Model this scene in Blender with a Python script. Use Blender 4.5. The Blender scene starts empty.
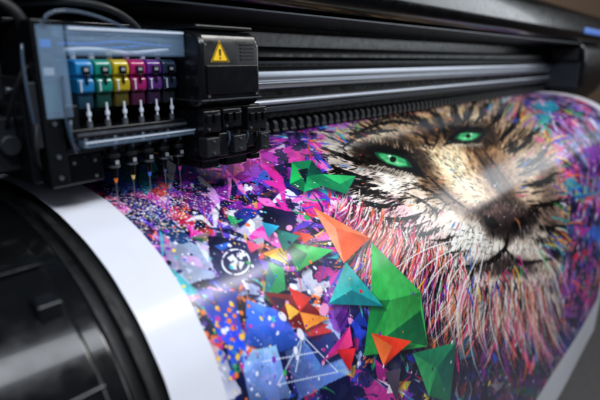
import bpy, bmesh, math, random
import numpy as np
from mathutils import Vector, Matrix
random.seed(7); rng=np.random.default_rng(11)
S=0.1; ZO=13.0     # lengths below are in decimetres, z measured from the platen
scn=bpy.context.scene
scn.view_settings.view_transform='Standard'; scn.view_settings.look='None'; scn.view_settings.exposure=0

# ---------------------------------------------------------------- materials
def lin(c):
    return tuple(((x/255)/12.92 if x/255<=0.04045 else (((x/255)+0.055)/1.055)**2.4) for x in c)
def mat(name,col,rough=0.4,metal=0.0,bump=0.0,bscale=400,var=0.25,coat=0.0,trans=0.0,alpha=1.0,ior=1.45,spec=0.5,dust=0.0,rv=.3):
    m=bpy.data.materials.new(name); m.use_nodes=True; nt=m.node_tree; b=nt.nodes['Principled BSDF']
    c=lin(col)
    tc=nt.nodes.new('ShaderNodeTexCoord')
    n=nt.nodes.new('ShaderNodeTexNoise'); n.inputs['Scale'].default_value=35; n.inputs['Detail'].default_value=6
    nt.links.new(tc.outputs['Object'],n.inputs['Vector'])
    mx=nt.nodes.new('ShaderNodeMix'); mx.data_type='RGBA'
    mx.inputs[6].default_value=(c[0]*(1-var),c[1]*(1-var),c[2]*(1-var),1)
    mx.inputs[7].default_value=(min(1,c[0]*(1+var)+dust),min(1,c[1]*(1+var)+dust),min(1,c[2]*(1+var)+dust),1)
    nt.links.new(n.outputs['Fac'],mx.inputs[0]); nt.links.new(mx.outputs[2],b.inputs['Base Color'])
    mr=nt.nodes.new('ShaderNodeMapRange'); mr.inputs[1].default_value=0.3; mr.inputs[2].default_value=0.7
    mr.inputs[3].default_value=max(0.02,rough*(1-rv)); mr.inputs[4].default_value=min(1,rough*(1+rv))
    n2=nt.nodes.new('ShaderNodeTexNoise'); n2.inputs['Scale'].default_value=90; n2.inputs['Detail'].default_value=8
    nt.links.new(tc.outputs['Object'],n2.inputs['Vector'])
    nt.links.new(n2.outputs['Fac'],mr.inputs[0]); nt.links.new(mr.outputs[0],b.inputs['Roughness'])
    b.inputs['Metallic'].default_value=metal; b.inputs['Coat Weight'].default_value=coat
    b.inputs['Transmission Weight'].default_value=trans; b.inputs['Alpha'].default_value=alpha
    b.inputs['IOR'].default_value=ior; b.inputs['Specular IOR Level'].default_value=spec
    if bump>0:
        n3=nt.nodes.new('ShaderNodeTexNoise'); n3.inputs['Scale'].default_value=bscale; n3.inputs['Detail'].default_value=3
        nt.links.new(tc.outputs['Object'],n3.inputs['Vector'])
        bp=nt.nodes.new('ShaderNodeBump'); bp.inputs['Strength'].default_value=bump; bp.inputs['Distance'].default_value=0.0006
        nt.links.new(n3.outputs['Fac'],bp.inputs['Height']); nt.links.new(bp.outputs['Normal'],b.inputs['Normal'])
    return m
M_black=mat('black_plastic',(11,12,14),0.24,bump=0.10,bscale=1500,coat=.15,spec=.45)
M_gloss=mat('glossy_black_plastic',(7,8,9),0.18,bump=0.03,bscale=300,coat=0.15,spec=.35)
M_matte=mat('matte_black_plastic',(13,14,15),0.5,bump=0.3,bscale=1800,dust=0.001)
M_dark=mat('dark_grey_plastic',(24,26,29),0.38,bump=0.15,bscale=1500,dust=0.002)
M_steel=mat('brushed_steel',(170,176,186),0.30,metal=0.85,var=.08,rv=.06)
M_screw=mat('zinc_steel',(150,154,160),0.3,metal=0.9)
M_gun=mat('gunmetal',(58,62,68),0.34,metal=0.7,rv=.1)
M_clear=mat('clear_acrylic',(170,205,240),0.05,alpha=0.17,var=0.04,spec=.9,coat=1.0)
M_smoke=mat('smoked_acrylic',(70,86,105),0.1,alpha=.6,var=0.05,coat=.6)
M_white=mat('white_plastic',(205,212,224),0.3,var=0.05)
M_rub=mat('rubber',(10,10,11),0.6)
M_yel=mat('yellow_label_vinyl',(250,200,20),0.4,var=0.04)
M_blk=mat('black_print',(6,6,6),0.5)
M_lab=mat('grey_label_print',(150,155,160),0.5)
M_blue=mat('blue_reflection_and_fittings',(30,100,200),0.35,var=.1)  # colours the painted reflection on the lid, also tubes and a connector
M_floor=mat('grey_floor_vinyl',(92,90,90),0.35,bump=0.1)
M_wall=mat('beige_wall_paint',(120,105,92),0.8,bump=0.1)

# ---------------------------------------------------------------- mesh builder
class MB:
    def __init__(s): s.v=[]; s.f=[]
    def box(s,x0,x1,y0,y1,z0,z1):
        b=len(s.v)
        s.v+=[(x0,y0,z0),(x1,y0,z0),(x1,y1,z0),(x0,y1,z0),(x0,y0,z1),(x1,y0,z1),(x1,y1,z1),(x0,y1,z1)]
        s.f+=[tuple(b+i for i in q) for q in ((0,3,2,1),(4,5,6,7),(0,1,5,4),(1,2,6,5),(2,3,7,6),(3,0,4,7))]; return s
    def prof(s,pts,x0,x1):
        b=len(s.v); n=len(pts)
        s.v+=[(x0,y,z) for y,z in pts]+[(x1,y,z) for y,z in pts]
        for i in range(n):
            j=(i+1)%n; s.f.append((b+i,b+j,b+n+j,b+n+i))
        s.f.append(tuple(b+i for i in range(n))[::-1]); s.f.append(tuple(b+n+i for i in range(n))); return s
    def cyl(s,p0,p1,r,r2=None,n=24):
        return s.tube([p0,p1],r,n,r2)
    def tube(s,path,r,n=12,r2=None):
        b=len(s.v); P=[Vector(p) for p in path]; m=len(P)
        up=None
        for i,p in enumerate(P):
            d=(P[min(i+1,m-1)]-P[max(i-1,0)]).normalized()
            if up is None:
                up=d.orthogonal().normalized()
            up=(up-d*up.dot(d)).normalized(); w=d.cross(up)
            rr=r if r2 is None else r+(r2-r)*i/(m-1)
            for k in range(n):
                a=2*math.pi*k/n; q=p+up*math.cos(a)*rr+w*math.sin(a)*rr; s.v.append(tuple(q))
        for i in range(m-1):
            for k in range(n):
                k2=(k+1)%n; s.f.append((b+i*n+k,b+i*n+k2,b+(i+1)*n+k2,b+(i+1)*n+k))
        s.f.append(tuple(b+k for k in range(n))[::-1]); s.f.append(tuple(b+(m-1)*n+k for k in range(n))); return s
    def flat(s,pts):   # single polygon
        b=len(s.v); s.v+=pts; s.f.append(tuple(range(b,b+len(pts)))); return s
    def obj(s,name,m,parent=None,bevel=0.0,label=None,cat=None,kind=None,group=None,seg=2,closed=True):
        V=np.array(s.v,float); c=(V.min(0)+V.max(0))/2; c[2]=V[:,2].min()
        me=bpy.data.meshes.new(name)
        me.from_pydata([tuple((p-c)*S) for p in V],[],s.f)
        bm=bmesh.new(); bm.from_mesh(me)
        if closed: bmesh.ops.recalc_face_normals(bm,faces=bm.faces)
        bm.to_mesh(me); bm.free()
        me.polygons.foreach_set('use_smooth',[True]*len(me.polygons)); me.set_sharp_from_angle(angle=math.radians(35))
        me.materials.append(m)
        o=bpy.data.objects.new(name,me); bpy.context.collection.objects.link(o)
        w=Vector((c[0]*S,c[1]*S,(c[2]+ZO)*S))
        if parent is not None:
            o.parent=parent; o.location=w-Vector(parent['base'])
        else:
            o.location=w; o['base']=list(w)
        o['base']=list(w)
        if bevel>0:
            bv=o.modifiers.new('bevel','BEVEL'); bv.width=bevel*S; bv.segments=seg; bv.limit_method='ANGLE'; bv.angle_limit=math.radians(40)
            bv.harden_normals=True
        if label:o['label']=label
        if cat:o['category']=cat
        if kind:o['kind']=kind
        if group:o['group']=group
        return o
def empty(name,p,label,cat,group=None):
    o=bpy.data.objects.new(name,None); bpy.context.collection.objects.link(o); o.empty_display_size=0.02
    w=(p[0]*S,p[1]*S,(p[2]+ZO)*S); o.location=w; o['base']=list(w); o['label']=label; o['category']=cat
    if group:o['group']=group
    return o

# ---------------------------------------------------------------- camera
R=Vector((.6465,-.7628,0)).normalized(); F=Vector((.7346,.6225,-.2696)); F=(F-R*F.dot(R)).normalized(); Uv=R.cross(F)
cam=bpy.data.cameras.new('camera'); co=bpy.data.objects.new('camera',cam); bpy.context.collection.objects.link(co)
mt=Matrix((( R.x,Uv.x,-F.x,0),(R.y,Uv.y,-F.y,0),(R.z,Uv.z,-F.z,(1+ZO)*S),(0,0,0,1)))
co.matrix_world=mt; cam.lens=30; cam.sensor_width=36; cam.clip_start=0.01; cam.clip_end=100
cam.dof.use_dof=True; cam.dof.focus_distance=0.52; cam.dof.aperture_fstop=4.2
scn.camera=co
Ra=np.array(R);Ua=-np.array(Uv);Fa=np.array(F)

# ---------------------------------------------------------------- printed sheet
prof=np.array([(5.3,1.0),(4.9,1.0),(4.5,1.0),(4.1,1.03),(3.67,1.11),(3.3,1.24),(3.0,1.40),(2.7,1.66),(2.46,1.98),(2.3,2.4),(2.2,3.0),(2.15,4.0),(2.13,5.5),(2.15,7.2),(2.2,8.85)])
def smooth_prof(off=0.0,n=1600):
    seg=np.r_[0,np.cumsum(np.hypot(*np.diff(prof,axis=0).T))]
    tt=np.linspace(0,seg[-1],n); y=np.interp(tt,seg,prof[:,0]); d=np.interp(tt,seg,prof[:,1])
    k=np.exp(-np.linspace(-2.5,2.5,81)**2); k/=k.sum()
    def sm(a):
        p=np.r_[2*a[0]-a[40:0:-1],a,2*a[-1]-a[-2:-42:-1]]; return np.convolve(p,k,'valid')
    y=sm(y); d=sm(d)
    if off:
        ty=np.gradient(y); td=np.gradient(d); L=np.hypot(ty,td); ny=-td/L; nd=ty/L   # outward (to viewer / up)
        y=y+off*ny; d=d+off*nd
    t=np.r_[0,np.cumsum(np.hypot(np.diff(y),np.diff(d)))]
    return t,y,d
Tp,Yp,Dp=smooth_prof()
XL,XR=1.56,18.05
NX=1120
Xc=np.exp(np.linspace(math.log(XL),math.log(XR),NX))
tl=[0.0]
while tl[-1]<Tp[-1]:
    t=tl[-1]; tl.append(t+(0.02 if t<0.5 else 0.006 if t<2.3 else 0.006+0.0038*(t-2.3)))
Tr=np.array(tl[:-1]+[Tp[-1]]); NT=len(Tr)
Yr=np.interp(Tr,Tp,Yp); Dr=np.interp(Tr,Tp,Dp)
XX,TT=np.meshgrid(Xc,Tr); YY=np.repeat(Yr[:,None],NX,1); DD=np.repeat(Dr[:,None],NX,1)
# measurement coordinates (photograph plate units) of each sheet point, used for tracing the artwork
def meas(X,Y,Z):
    a=Ra[0]*X+Ra[1]*Y+Ra[2]*Z; b=Ua[0]*X+Ua[1]*Y+Ua[2]*Z; c=Fa[0]*X+Fa[1]*Y+Fa[2]*Z
    return 300+500*a/c,200+500*b/c
UU,VV=meas(XX,YY,-DD)
UU=UU.astype(np.float32);VV=VV.astype(np.float32)
ratio=Yp/Dp
def trace(u,v):     # measured point -> (X,t) on the sheet
    r=(u-300)*Ra+(v-200)*Ua+500*Fa
    q=r[1]/(-r[2]); t=np.interp(-q,-ratio,Tp); d=np.interp(t,Tp,Dp); return r[0]*d/(-r[2]),t
colI=np.arange(NX);rowI=np.arange(NT)
def idx(u,v):
    X,t=trace(u,v); return np.interp(t,Tr,rowI),np.interp(X,Xc,colI)
C=np.zeros((NT,NX,3),np.float32)
tab=rng.random((256,256)).astype(np.float32)
def noise(x,y,s):
    x=x+s*17.3;y=y+s*9.7; xi=np.floor(x);yi=np.floor(y);fx=x-xi;fy=y-yi;fx=fx*fx*(3-2*fx);fy=fy*fy*(3-2*fy)
    xi=xi.astype(int)&255;yi=yi.astype(int)&255;x1=(xi+1)&255;y1=(yi+1)&255
    return (tab[yi,xi]*(1-fx)+tab[yi,x1]*fx)*(1-fy)+(tab[y1,xi]*(1-fx)+tab[y1,x1]*fx)*fy
def fbm(x,y,s,o=4):
    r=0;a=.5;tot=0
    for i in range(o):
        r=r+a*noise(x*2**i,y*2**i,s+i*3.1);tot+=a;a*=.55
    return r/tot
A=[(110,195,(25,32,90)),(150,195,(50,45,130)),(185,190,(130,50,160)),(205,200,(110,36,145)),(235,165,(190,45,175)),(265,160,(215,45,165)),(255,185,(120,30,145)),
(285,165,(200,60,185)),(300,150,(100,50,150)),(320,140,(50,40,110)),(235,200,(190,66,185)),(265,205,(18,26,85)),(160,225,(14,46,95)),(180,245,(170,190,222)),
(200,225,(205,208,236)),(215,235,(26,40,140)),(245,230,(20,26,95)),(275,225,(13,16,42)),(300,215,(150,46,150)),(320,200,(205,190,225)),(345,200,(190,48,145)),
(200,275,(195,206,232)),(185,290,(60,85,180)),(220,305,(36,66,205)),(240,285,(180,195,235)),(225,345,(210,214,234)),(215,385,(200,204,228)),(250,330,(50,90,210)),
(270,350,(80,120,228)),(290,375,(125,155,230)),(275,300,(20,32,95)),(310,300,(28,24,52)),(265,260,(150,64,165)),(320,345,(165,182,228)),(320,385,(44,40,125)),
(350,385,(44,38,108)),(250,390,(125,95,195)),(300,265,(110,110,190)),(310,325,(56,28,95)),(340,290,(44,36,100)),(360,225,(195,44,135)),(355,250,(42,26,84)),
(385,230,(225,56,90)),(400,250,(230,86,56)),(420,260,(190,36,105)),(440,270,(105,20,54)),(455,285,(230,64,106)),(400,290,(38,26,48)),(435,305,(26,22,38)),(470,310,(80,38,84)),
(350,330,(26,30,80)),(400,385,(44,44,66)),(440,330,(18,24,48)),(480,345,(34,28,52)),(475,385,(80,54,110)),(520,350,(44,34,70)),(545,330,(110,50,130)),(570,290,(140,52,140)),
(560,240,(74,62,150)),(575,200,(150,92,192)),(585,150,(118,124,186)),(560,150,(180,120,184)),(560,120,(160,120,184)),(530,105,(200,130,190)),(500,97,(210,120,176)),(470,100,(195,95,182)),
(430,108,(180,84,178)),(400,115,(170,74,178)),(360,122,(186,96,194)),(330,130,(196,104,204)),(545,110,(124,100,164)),(590,230,(54,90,152)),(595,270,(195,74,126)),(580,330,(84,64,145)),
(560,180,(205,76,116)),(550,200,(56,132,145)),(565,350,(155,74,124)),(540,375,(60,46,92)),(510,390,(140,60,110)),(600,180,(155,114,175)),(620,230,(120,80,150))]
n1=fbm(XX*1.3,TT*1.3,1)-.5; n2=fbm(XX*1.3,TT*1.3,5)-.5; n3=fbm(XX*5,TT*5,9,4)-.5; n4=fbm(XX*5,TT*5,14,4)-.5
loc=np.clip(6/XX,.5,2.0)
wu=UU+(n1*70+n3*34)*loc; wv=VV+(n2*70+n4*34)*loc
best=np.full(UU.shape,1e9,np.float32);sumw=np.zeros(UU.shape,np.float32);acc=np.zeros_like(C)
for u,v,c in A:
    d2=(wu-u)**2+(wv-v)**2; c=np.array(c,np.float32)/255
    m=d2<best; best[m]=d2[m]; C[m]=c
    w=1/(d2+60)**2; sumw+=w; acc+=w[...,None]*c
C=C*.75+acc/sumw[...,None]*.25
pal=[(225,42,150),(40,70,210),(12,14,50),(236,236,246),(10,16,60),(60,180,190),(110,36,150),(245,120,50),(18,22,80),(200,30,60),(30,150,90),(240,150,200),(250,210,60),(12,14,36)]
thrs=[.655,.65,.61,.675,.62,.69,.65,.71,.62,.69,.71,.70,.735,.63]
pal=[np.array(p,np.float32)/255 for p in pal]
for i,p in enumerate(pal):
    sc=[1.4,2.2,1.1,4.0][i%4]; thr=thrs[i]
    st=1.0+1.8*((i*7)%3)/2
    a=i*0.9; xr=XX*math.cos(a)+TT*math.sin(a); yr=-XX*math.sin(a)+TT*math.cos(a)
    m=np.clip((fbm(xr*sc,yr*sc*st,20+i*3,6)-thr)*34,0,1)*(.92 if i%3 else .75)
    C=C*(1-m[...,None])+p*m[...,None]
g=fbm(XX*9,TT*9,70,4)
C*= (0.64+.64*g)[...,None]
C=np.clip(C*1.04,0,1).astype(np.float32)

def blend(sl,a,c):
    sub=C[sl]; a=a[...,None]; sub[...]=sub*(1-a)+np.asarray(c,np.float32)*a
def idx_many(us,vs):
    r=[];c=[]
    for u,v in zip(us,vs):
        a,b=idx(u,v); r.append(a);c.append(b)
    return r,c
def window(us,vs,pad):
    r,c=idx_many(us,vs)
    r0=max(0,int(min(r))-pad);r1=min(NT,int(max(r))+pad+1);c0=max(0,int(min(c))-pad);c1=min(NX,int(max(c))+pad+1)
    return None if r1<=r0 or c1<=c0 else (slice(r0,r1),slice(c0,c1))
def poly(pts,col,alpha=1.0,grad=None,soft=0.7,ragged=0):
    us=[p[0] for p in pts];vs=[p[1] for p in pts]; sl=window(us,vs,3+int(soft*2)+int(ragged*2))
    if sl is None:return
    u=UU[sl];v=VV[sl]
    if ragged:
        u=u+n3[sl]*ragged*4; v=v+n4[sl]*ragged*4
    ins=np.zeros(u.shape,bool);dist=np.full(u.shape,1e9,np.float32);n=len(pts)
    for i in range(n):
        x0,y0=pts[i];x1,y1=pts[(i+1)%n]
        if y0!=y1:
            k=((y0>v)!=(y1>v))&(u<(x1-x0)*(v-y0)/(y1-y0)+x0); ins^=k
        L=(x1-x0)**2+(y1-y0)**2+1e-6;h=np.clip(((u-x0)*(x1-x0)+(v-y0)*(y1-y0))/L,0,1)
        dist=np.minimum(dist,np.hypot(u-x0-h*(x1-x0),v-y0-h*(y1-y0)))
    a=np.clip(np.where(ins,dist,-dist)/soft+.5,0,1)*alpha
    c=np.array(col,np.float32)/255
    if grad is not None:
        (gx,gy),amt=grad; cu=sum(us)/n;cv=sum(vs)/n; sz=max(max(us)-min(us),max(vs)-min(vs))
        k=1+amt*((u-cu)*gx+(v-cv)*gy)/sz*2; k=k*(.88+.24*fbm(XX[sl]*14,TT[sl]*14,33,3))
        c=np.clip(k[...,None]*c,0,1)
    blend(sl,a,c)
def seg(p,q,w0,w1,c,alpha):
    sl=window((p[0],q[0]),(p[1],q[1]),int(max(w0,w1)*3.5)+3)
    if sl is None:return
    u=UU[sl];v=VV[sl];dx=q[0]-p[0];dy=q[1]-p[1];L=dx*dx+dy*dy+1e-6
    h=np.clip(((u-p[0])*dx+(v-p[1])*dy)/L,0,1); d=np.hypot(u-p[0]-h*dx,v-p[1]-h*dy)
    w=w0+(w1-w0)*h; a=np.clip((w-d)/.7+.5,0,1)*alpha*np.clip(w/.35,.3,1)
    blend(sl,a,c)
def curve(pts,w0,wm,w1,col,alpha=1.0,n=6):
    c=np.array(col,np.float32)/255
    P=np.array(pts,float)
    if len(P)==2: Q=P;k=2
    else:
        k=n*(len(P)-1)//2+1; s=np.linspace(0,len(P)-1,k); Q=[]
        for x in s:
            i=min(int(x),len(P)-2);f=x-i;p0=P[max(i-1,0)];p1=P[i];p2=P[i+1];p3=P[min(i+2,len(P)-1)]
            Q.append(.5*(2*p1+(p2-p0)*f+(2*p0-5*p1+4*p2-p3)*f*f+(3*p1-p0-3*p2+p3)*f**3))
    ws=[ (w0+(wm-w0)*min(1,2*i/(k-1)) if i<=(k-1)/2 else wm+(w1-wm)*(2*i/(k-1)-1)) for i in range(k)]
    for i in range(k-1): seg(Q[i],Q[i+1],ws[i],ws[i+1],c,alpha)
def dot(X,t,r,col,alpha=1.0,el=1.0,ang=0.0):
    R_=r*max(el,1/el)*1.1
    c0,c1=np.searchsorted(Xc,[X-R_,X+R_]);r0,r1=np.searchsorted(Tr,[t-R_,t+R_]);c1+=1;r1+=1
    sl=(slice(max(0,r0-1),min(NT,r1)),slice(max(0,c0-1),min(NX,c1)))
    x=XX[sl]-X;y=TT[sl]-t
    if x.size==0:return
    ca,sa=math.cos(ang),math.sin(ang);xr=(x*ca+y*sa)/el;yr=(-x*sa+y*ca)*el
    d=np.hypot(xr,yr); px=max(0.0045,0.0022*X)
    blend(sl,np.clip((r-d)/px+.5,0,1)*alpha,np.array(col,np.float32)/255)
def ell(cx,cy,rx,ry,ang,n=16): return [(cx+rx*math.cos(a)*math.cos(ang)-ry*math.sin(a)*math.sin(ang),cy+rx*math.cos(a)*math.sin(ang)+ry*math.sin(a)*math.cos(ang)) for a in np.linspace(0,2*math.pi,n,endpoint=False)]
def ring(u0,v0,rx,ry,ang,col,alpha=1.0,soft=.8): poly(ell(u0,v0,rx,ry,ang,20 if rx>3 else 10),col,alpha,soft=soft)
P255=[(225,40,150),(40,80,225),(236,236,248),(15,15,40),(12,16,50),(18,24,80),(60,190,200),(250,120,50),(120,50,180),(220,30,50),(40,170,90),(250,210,70),(240,160,205),(20,30,90)]
def rc(): return P255[rng.integers(len(P255))]
def blot(u,v,r,col,alpha=.95):   # thrown paint: ragged blob with satellite drops
    ph=rng.uniform(0,6.28,4);pts=[]
    for a in np.linspace(0,2*math.pi,30,endpoint=False):
        k=1+.22*math.sin(3*a+ph[0])+.16*math.sin(5*a+ph[1])+.14*math.sin(9*a+ph[2])+rng.normal(0,.08)
        pts.append((u+r*k*math.cos(a)*1.1,v+r*k*math.sin(a)*.8))
    poly(pts,col,alpha,grad=((rng.uniform(-1,1),rng.uniform(-1,1)),.3),ragged=min(3,r*.3))
    for j in range(int(5+r)):
        a=rng.uniform(0,6.28);k=r*rng.uniform(1.1,2.3);s=max(.4,r*.1*rng.random())
        ring(u+k*math.cos(a),v+k*.8*math.sin(a),s,s*.85,0,col,alpha)
for i in range(120):
    u=rng.uniform(110,610);v=rng.uniform(100,410)
    blot(u,v,rng.uniform(3,19)*(1 if u<480 else .6),[(12,16,56),(20,40,140),(120,36,155),(210,45,150),(12,14,40),(60,110,220),(30,150,170),(225,60,60),(226,228,242),(16,20,70)][rng.integers(10)],rng.uniform(.7,.95))
# wide wet smears
for i in range(70):
    u=rng.uniform(140,350);v=rng.uniform(140,260);L=rng.uniform(18,60);a=rng.normal(.45,.5);w=rng.uniform(1.5,6)
    curve([(u,v),(u+L*.5*math.cos(a),v+L*.5*math.sin(a)+rng.normal(0,3)),(u+L*math.cos(a+.3),v+L*math.sin(a+.3))],w*.3,w,.3,[(225,45,165),(235,110,200),(130,36,160),(226,228,242),(14,14,40),(14,18,62),(90,60,200),(24,36,120)][rng.integers(8)],.8,8)
# angular paint shards
for i in range(190):
    u=rng.uniform(110,610);v=rng.uniform(100,410)
    k=rng.uniform(3,17)*(1 if u<480 else .7); a=rng.uniform(0,6.28); pts=[]
    for j in range(3): 
        aa=a+j*2.1+rng.uniform(-.6,.6); rr=k*rng.uniform(.5,1.3); pts.append((u+rr*math.cos(aa),v+rr*.8*math.sin(aa)))
    poly(pts,rc(),rng.uniform(.45,.9),grad=((rng.uniform(-1,1),rng.uniform(-1,1)),.25))
# brush streaks
for i in range(480):
    u=rng.uniform(110,610);v=rng.uniform(100,405); L=rng.uniform(6,38); a=rng.normal(1.05,.55)
    e=(u+L*math.cos(a),v+L*math.sin(a)); m=((u+e[0])/2+rng.normal(0,L*.1),(v+e[1])/2+rng.normal(0,L*.1))
    curve([(u,v),m,e],.2,rng.uniform(.25,1.6),.1,rc(),rng.uniform(.4,.95),4)
# specific large paint areas
poly([(140,214),(178,222),(200,252),(172,243)],(18,54,90),.9,grad=((1,1),.4),ragged=1.5)
poly([(110,192),(150,200),(172,222),(140,214)],(20,24,90),.8,grad=((1,1),.4),ragged=2)
poly([(160,245),(205,240),(225,275),(190,285)],(190,202,226),.75,grad=((1,0),.25),ragged=3)
poly([(196,288),(236,292),(246,352),(222,340),(208,318)],(30,64,200),.92,grad=((0,1),.45),ragged=1)
poly([(247,300),(284,312),(302,345),(282,352),(245,345)],(50,98,215),.88,grad=((0,-1),.4),ragged=.6)
poly([(240,352),(276,346),(292,398),(250,405)],(120,158,230),.85,grad=((0,-1),.35),ragged=.8)
poly([(285,352),(330,335),(352,372),(300,400)],(100,136,218),.8,grad=((1,0),.4),ragged=.6)
poly([(304,338),(334,332),(350,356),(322,366)],(26,30,84),.75,grad=((1,0),.35))
poly([(204,340),(228,350),(240,392),(226,402),(212,372)],(222,224,238),.75,grad=((0,1),.15),ragged=3)
for a_,b_ in (((278,385),(303,336)),((303,336),(338,372)),((338,372),(278,385)),((262,362),(318,352)),((303,336),(296,372))): curve([a_,b_],.6,.6,.6,(225,232,248),.85)
poly([(262,205),(300,212),(292,236),(268,230)],(14,18,52),.92,grad=((1,0),.4),ragged=1.5)
poly([(206,236),(228,240),(256,244),(262,276),(226,284),(212,268)],(18,26,84),.9,grad=((1,1),.4),ragged=2)
poly([(225,205),(262,212),(240,228)],(20,40,130),.9,grad=((1,0),.4),ragged=1)
poly([(212,150),(262,148),(300,150),(250,182),(222,176)],(215,45,170),.5,grad=((1,1),.5),ragged=4)
poly([(170,196),(212,186),(236,196),(205,214)],(150,45,160),.5,grad=((1,1),.5),ragged=4)
poly([(458,338),(474,334),(476,356),(460,360)],(60,150,200),.9,grad=((1,1),.2))
for i in range(26): blot(rng.uniform(190,345),rng.uniform(140,215),rng.uniform(3,10),[(220,45,165),(130,34,155),(16,18,60),(240,130,210),(60,60,200),(238,238,248),(14,16,50)][rng.integers(7)],.85)

# ------------- big cat portrait
face=[(318,140),(345,127),(400,113),(450,105),(492,97),(520,103),(544,130),(559,168),(565,215),(562,262),(550,300),(534,324),(508,334),(486,318),(466,296),(444,272),(424,256),(402,243),(380,228),(360,208),(340,186),(326,160)]
FA=[(340,138,(176,168,158)),(370,128,(200,170,134)),(420,118,(218,188,146)),(460,112,(208,180,142)),(500,112,(160,140,118)),(380,141,(160,134,102)),(372,160,(84,70,60)),(405,143,(120,98,76)),
(358,178,(216,202,194)),(390,184,(234,224,212)),(412,198,(226,208,190)),(398,212,(222,184,188)),(425,178,(166,134,100)),(438,150,(230,204,164)),(452,168,(232,208,172)),(468,188,(230,208,174)),(486,202,(190,160,132)),
(476,150,(156,122,88)),(492,164,(146,114,84)),(508,184,(138,110,86)),(522,155,(164,142,118)),(534,188,(208,184,158)),(548,220,(180,156,136)),(446,212,(232,216,198)),(462,236,(238,228,214)),(486,244,(228,218,204)),
(474,258,(224,214,202)),(530,240,(222,206,190)),(548,262,(204,186,172)),(510,290,(228,218,206)),(500,312,(204,192,182)),(530,306,(198,182,170)),(436,240,(224,198,194)),(452,128,(190,158,118)),(488,130,(146,118,90)),(518,200,(160,136,116)),(430,135,(120,92,66)),(446,192,(204,180,150)),(456,264,(214,194,186)),(420,228,(224,198,194)),(548,290,(170,150,150))]
fsl=window([p[0] for p in face],[p[1] for p in face],6)
u=UU[fsl];v=VV[fsl];uu=u+(n3[fsl])*30;vv=v+(n4[fsl])*30
fins=np.zeros(u.shape,bool)
un=u+(fbm(XX[fsl]*10,TT[fsl]*10,50,3)-.5)*28; vn=v+(fbm(XX[fsl]*10,TT[fsl]*10,60,3)-.5)*28
for i in range(len(face)):
    x0,y0=face[i];x1,y1=face[(i+1)%len(face)]
    if y0!=y1: fins^=((y0>vn)!=(y1>vn))&(un<(x1-x0)*(vn-y0)/(y1-y0)+x0)
fa=np.zeros(u.shape+(3,),np.float32);fw=np.zeros(u.shape,np.float32)
for a,b,c in FA:
    w=1/((uu-a)**2+(vv-b)**2+40)**2.2; fw+=w; fa+=w[...,None]*np.array(c,np.float32)/255
fa/=fw[...,None]
C[fsl][...]=np.where(fins[...,None],fa,C[fsl])
def inface(x,y):
    r=False
    for i in range(len(face)):
        x0,y0=face[i];x1,y1=face[(i+1)%len(face)]
        if (y0>y)!=(y1>y) and x<(x1-x0)*(y-y0)/(y1-y0)+x0:r=not r
    return r
# modelling of the head: painted tone under the fur
for p_,c_,a_,s_ in (
 ([(350,146),(372,138),(402,136),(428,152),(436,170),(418,177),(388,175),(362,166)],(22,17,15),.72,9),
 ([(440,132),(456,121),(478,119),(496,129),(500,145),(480,151),(458,147)],(22,17,15),.72,8),
 ([(414,122),(444,117),(466,122),(454,140),(440,150),(428,140)],(50,34,24),.5,8),
 ([(422,166),(434,174),(456,198),(476,212),(466,218),(444,206),(424,186)],(64,44,32),.6,8),
 ([(474,148),(490,156),(512,190),(524,210),(508,206),(486,182)],(48,32,24),.6,8),
 ([(440,150),(456,158),(490,200),(478,204),(452,182),(438,164)],(244,228,194),.55,7),
 ([(356,140),(384,128),(410,130),(396,136),(370,140)],(240,226,202),.55,4),
 ([(452,118),(468,113),(486,118),(480,121),(462,120)],(236,218,188),.55,3),
 ([(372,170),(396,176),(420,178),(416,186),(388,184)],(246,240,228),.65,4),
 (ell(502,266,34,12,.05),(30,20,22),.8,9),
 (ell(474,240,28,19,.35),(244,238,226),.7,9),(ell(530,240,22,17,-.2),(234,224,210),.6,9),
 (ell(510,292,24,15,.1),(240,232,220),.65,9),
 (ell(506,220,38,20,.2),(60,44,42),.4,12),
 ([(536,150),(556,168),(562,230),(552,280),(544,230)],(50,38,40),.5,8)):
    poly(p_,c_,a_,soft=s_,ragged=1.2)
def flow(x,y):
    dx,dy=x-486,y-196; L=math.hypot(dx,dy)+1e-3; dx/=L;dy/=L
    if y>205: dy+=.7
    if x<430 and y>168: dx-=.2;dy+=.35
    L=math.hypot(dx,dy)+1e-3;return dx/L,dy/L
def sample(x,y):
    r,c=idx(x,y); return C[int(r),int(c)]*255
def fur(n,dark,wmax=.7,lmin=4,lmax=11,lo=.25,hi=1.3):
    k=0
    while k<n:
        x=rng.uniform(314,566);y=rng.uniform(96,336)
        if not inface(x,y):continue
        k+=1; fx,fy=flow(x,y);j=rng.normal(0,.25);fx,fy=fx*math.cos(j)-fy*math.sin(j),fx*math.sin(j)+fy*math.cos(j)
        L=rng.uniform(lmin,lmax)*(1 if x<500 else .8); c=sample(x,y)
        f=rng.uniform(lo,.6) if rng.random()<dark else rng.uniform(.9,hi)
        c=np.clip(c*f,0,255)
        curve([(x,y),(x+fx*L*.5+rng.normal(0,.5),y+fy*L*.5+rng.normal(0,.5)),(x+fx*L,y+fy*L)],.15,wmax*rng.uniform(.5,1),.1,c,.8,4)
fur(2600,.34,.55,3,9)
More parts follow.
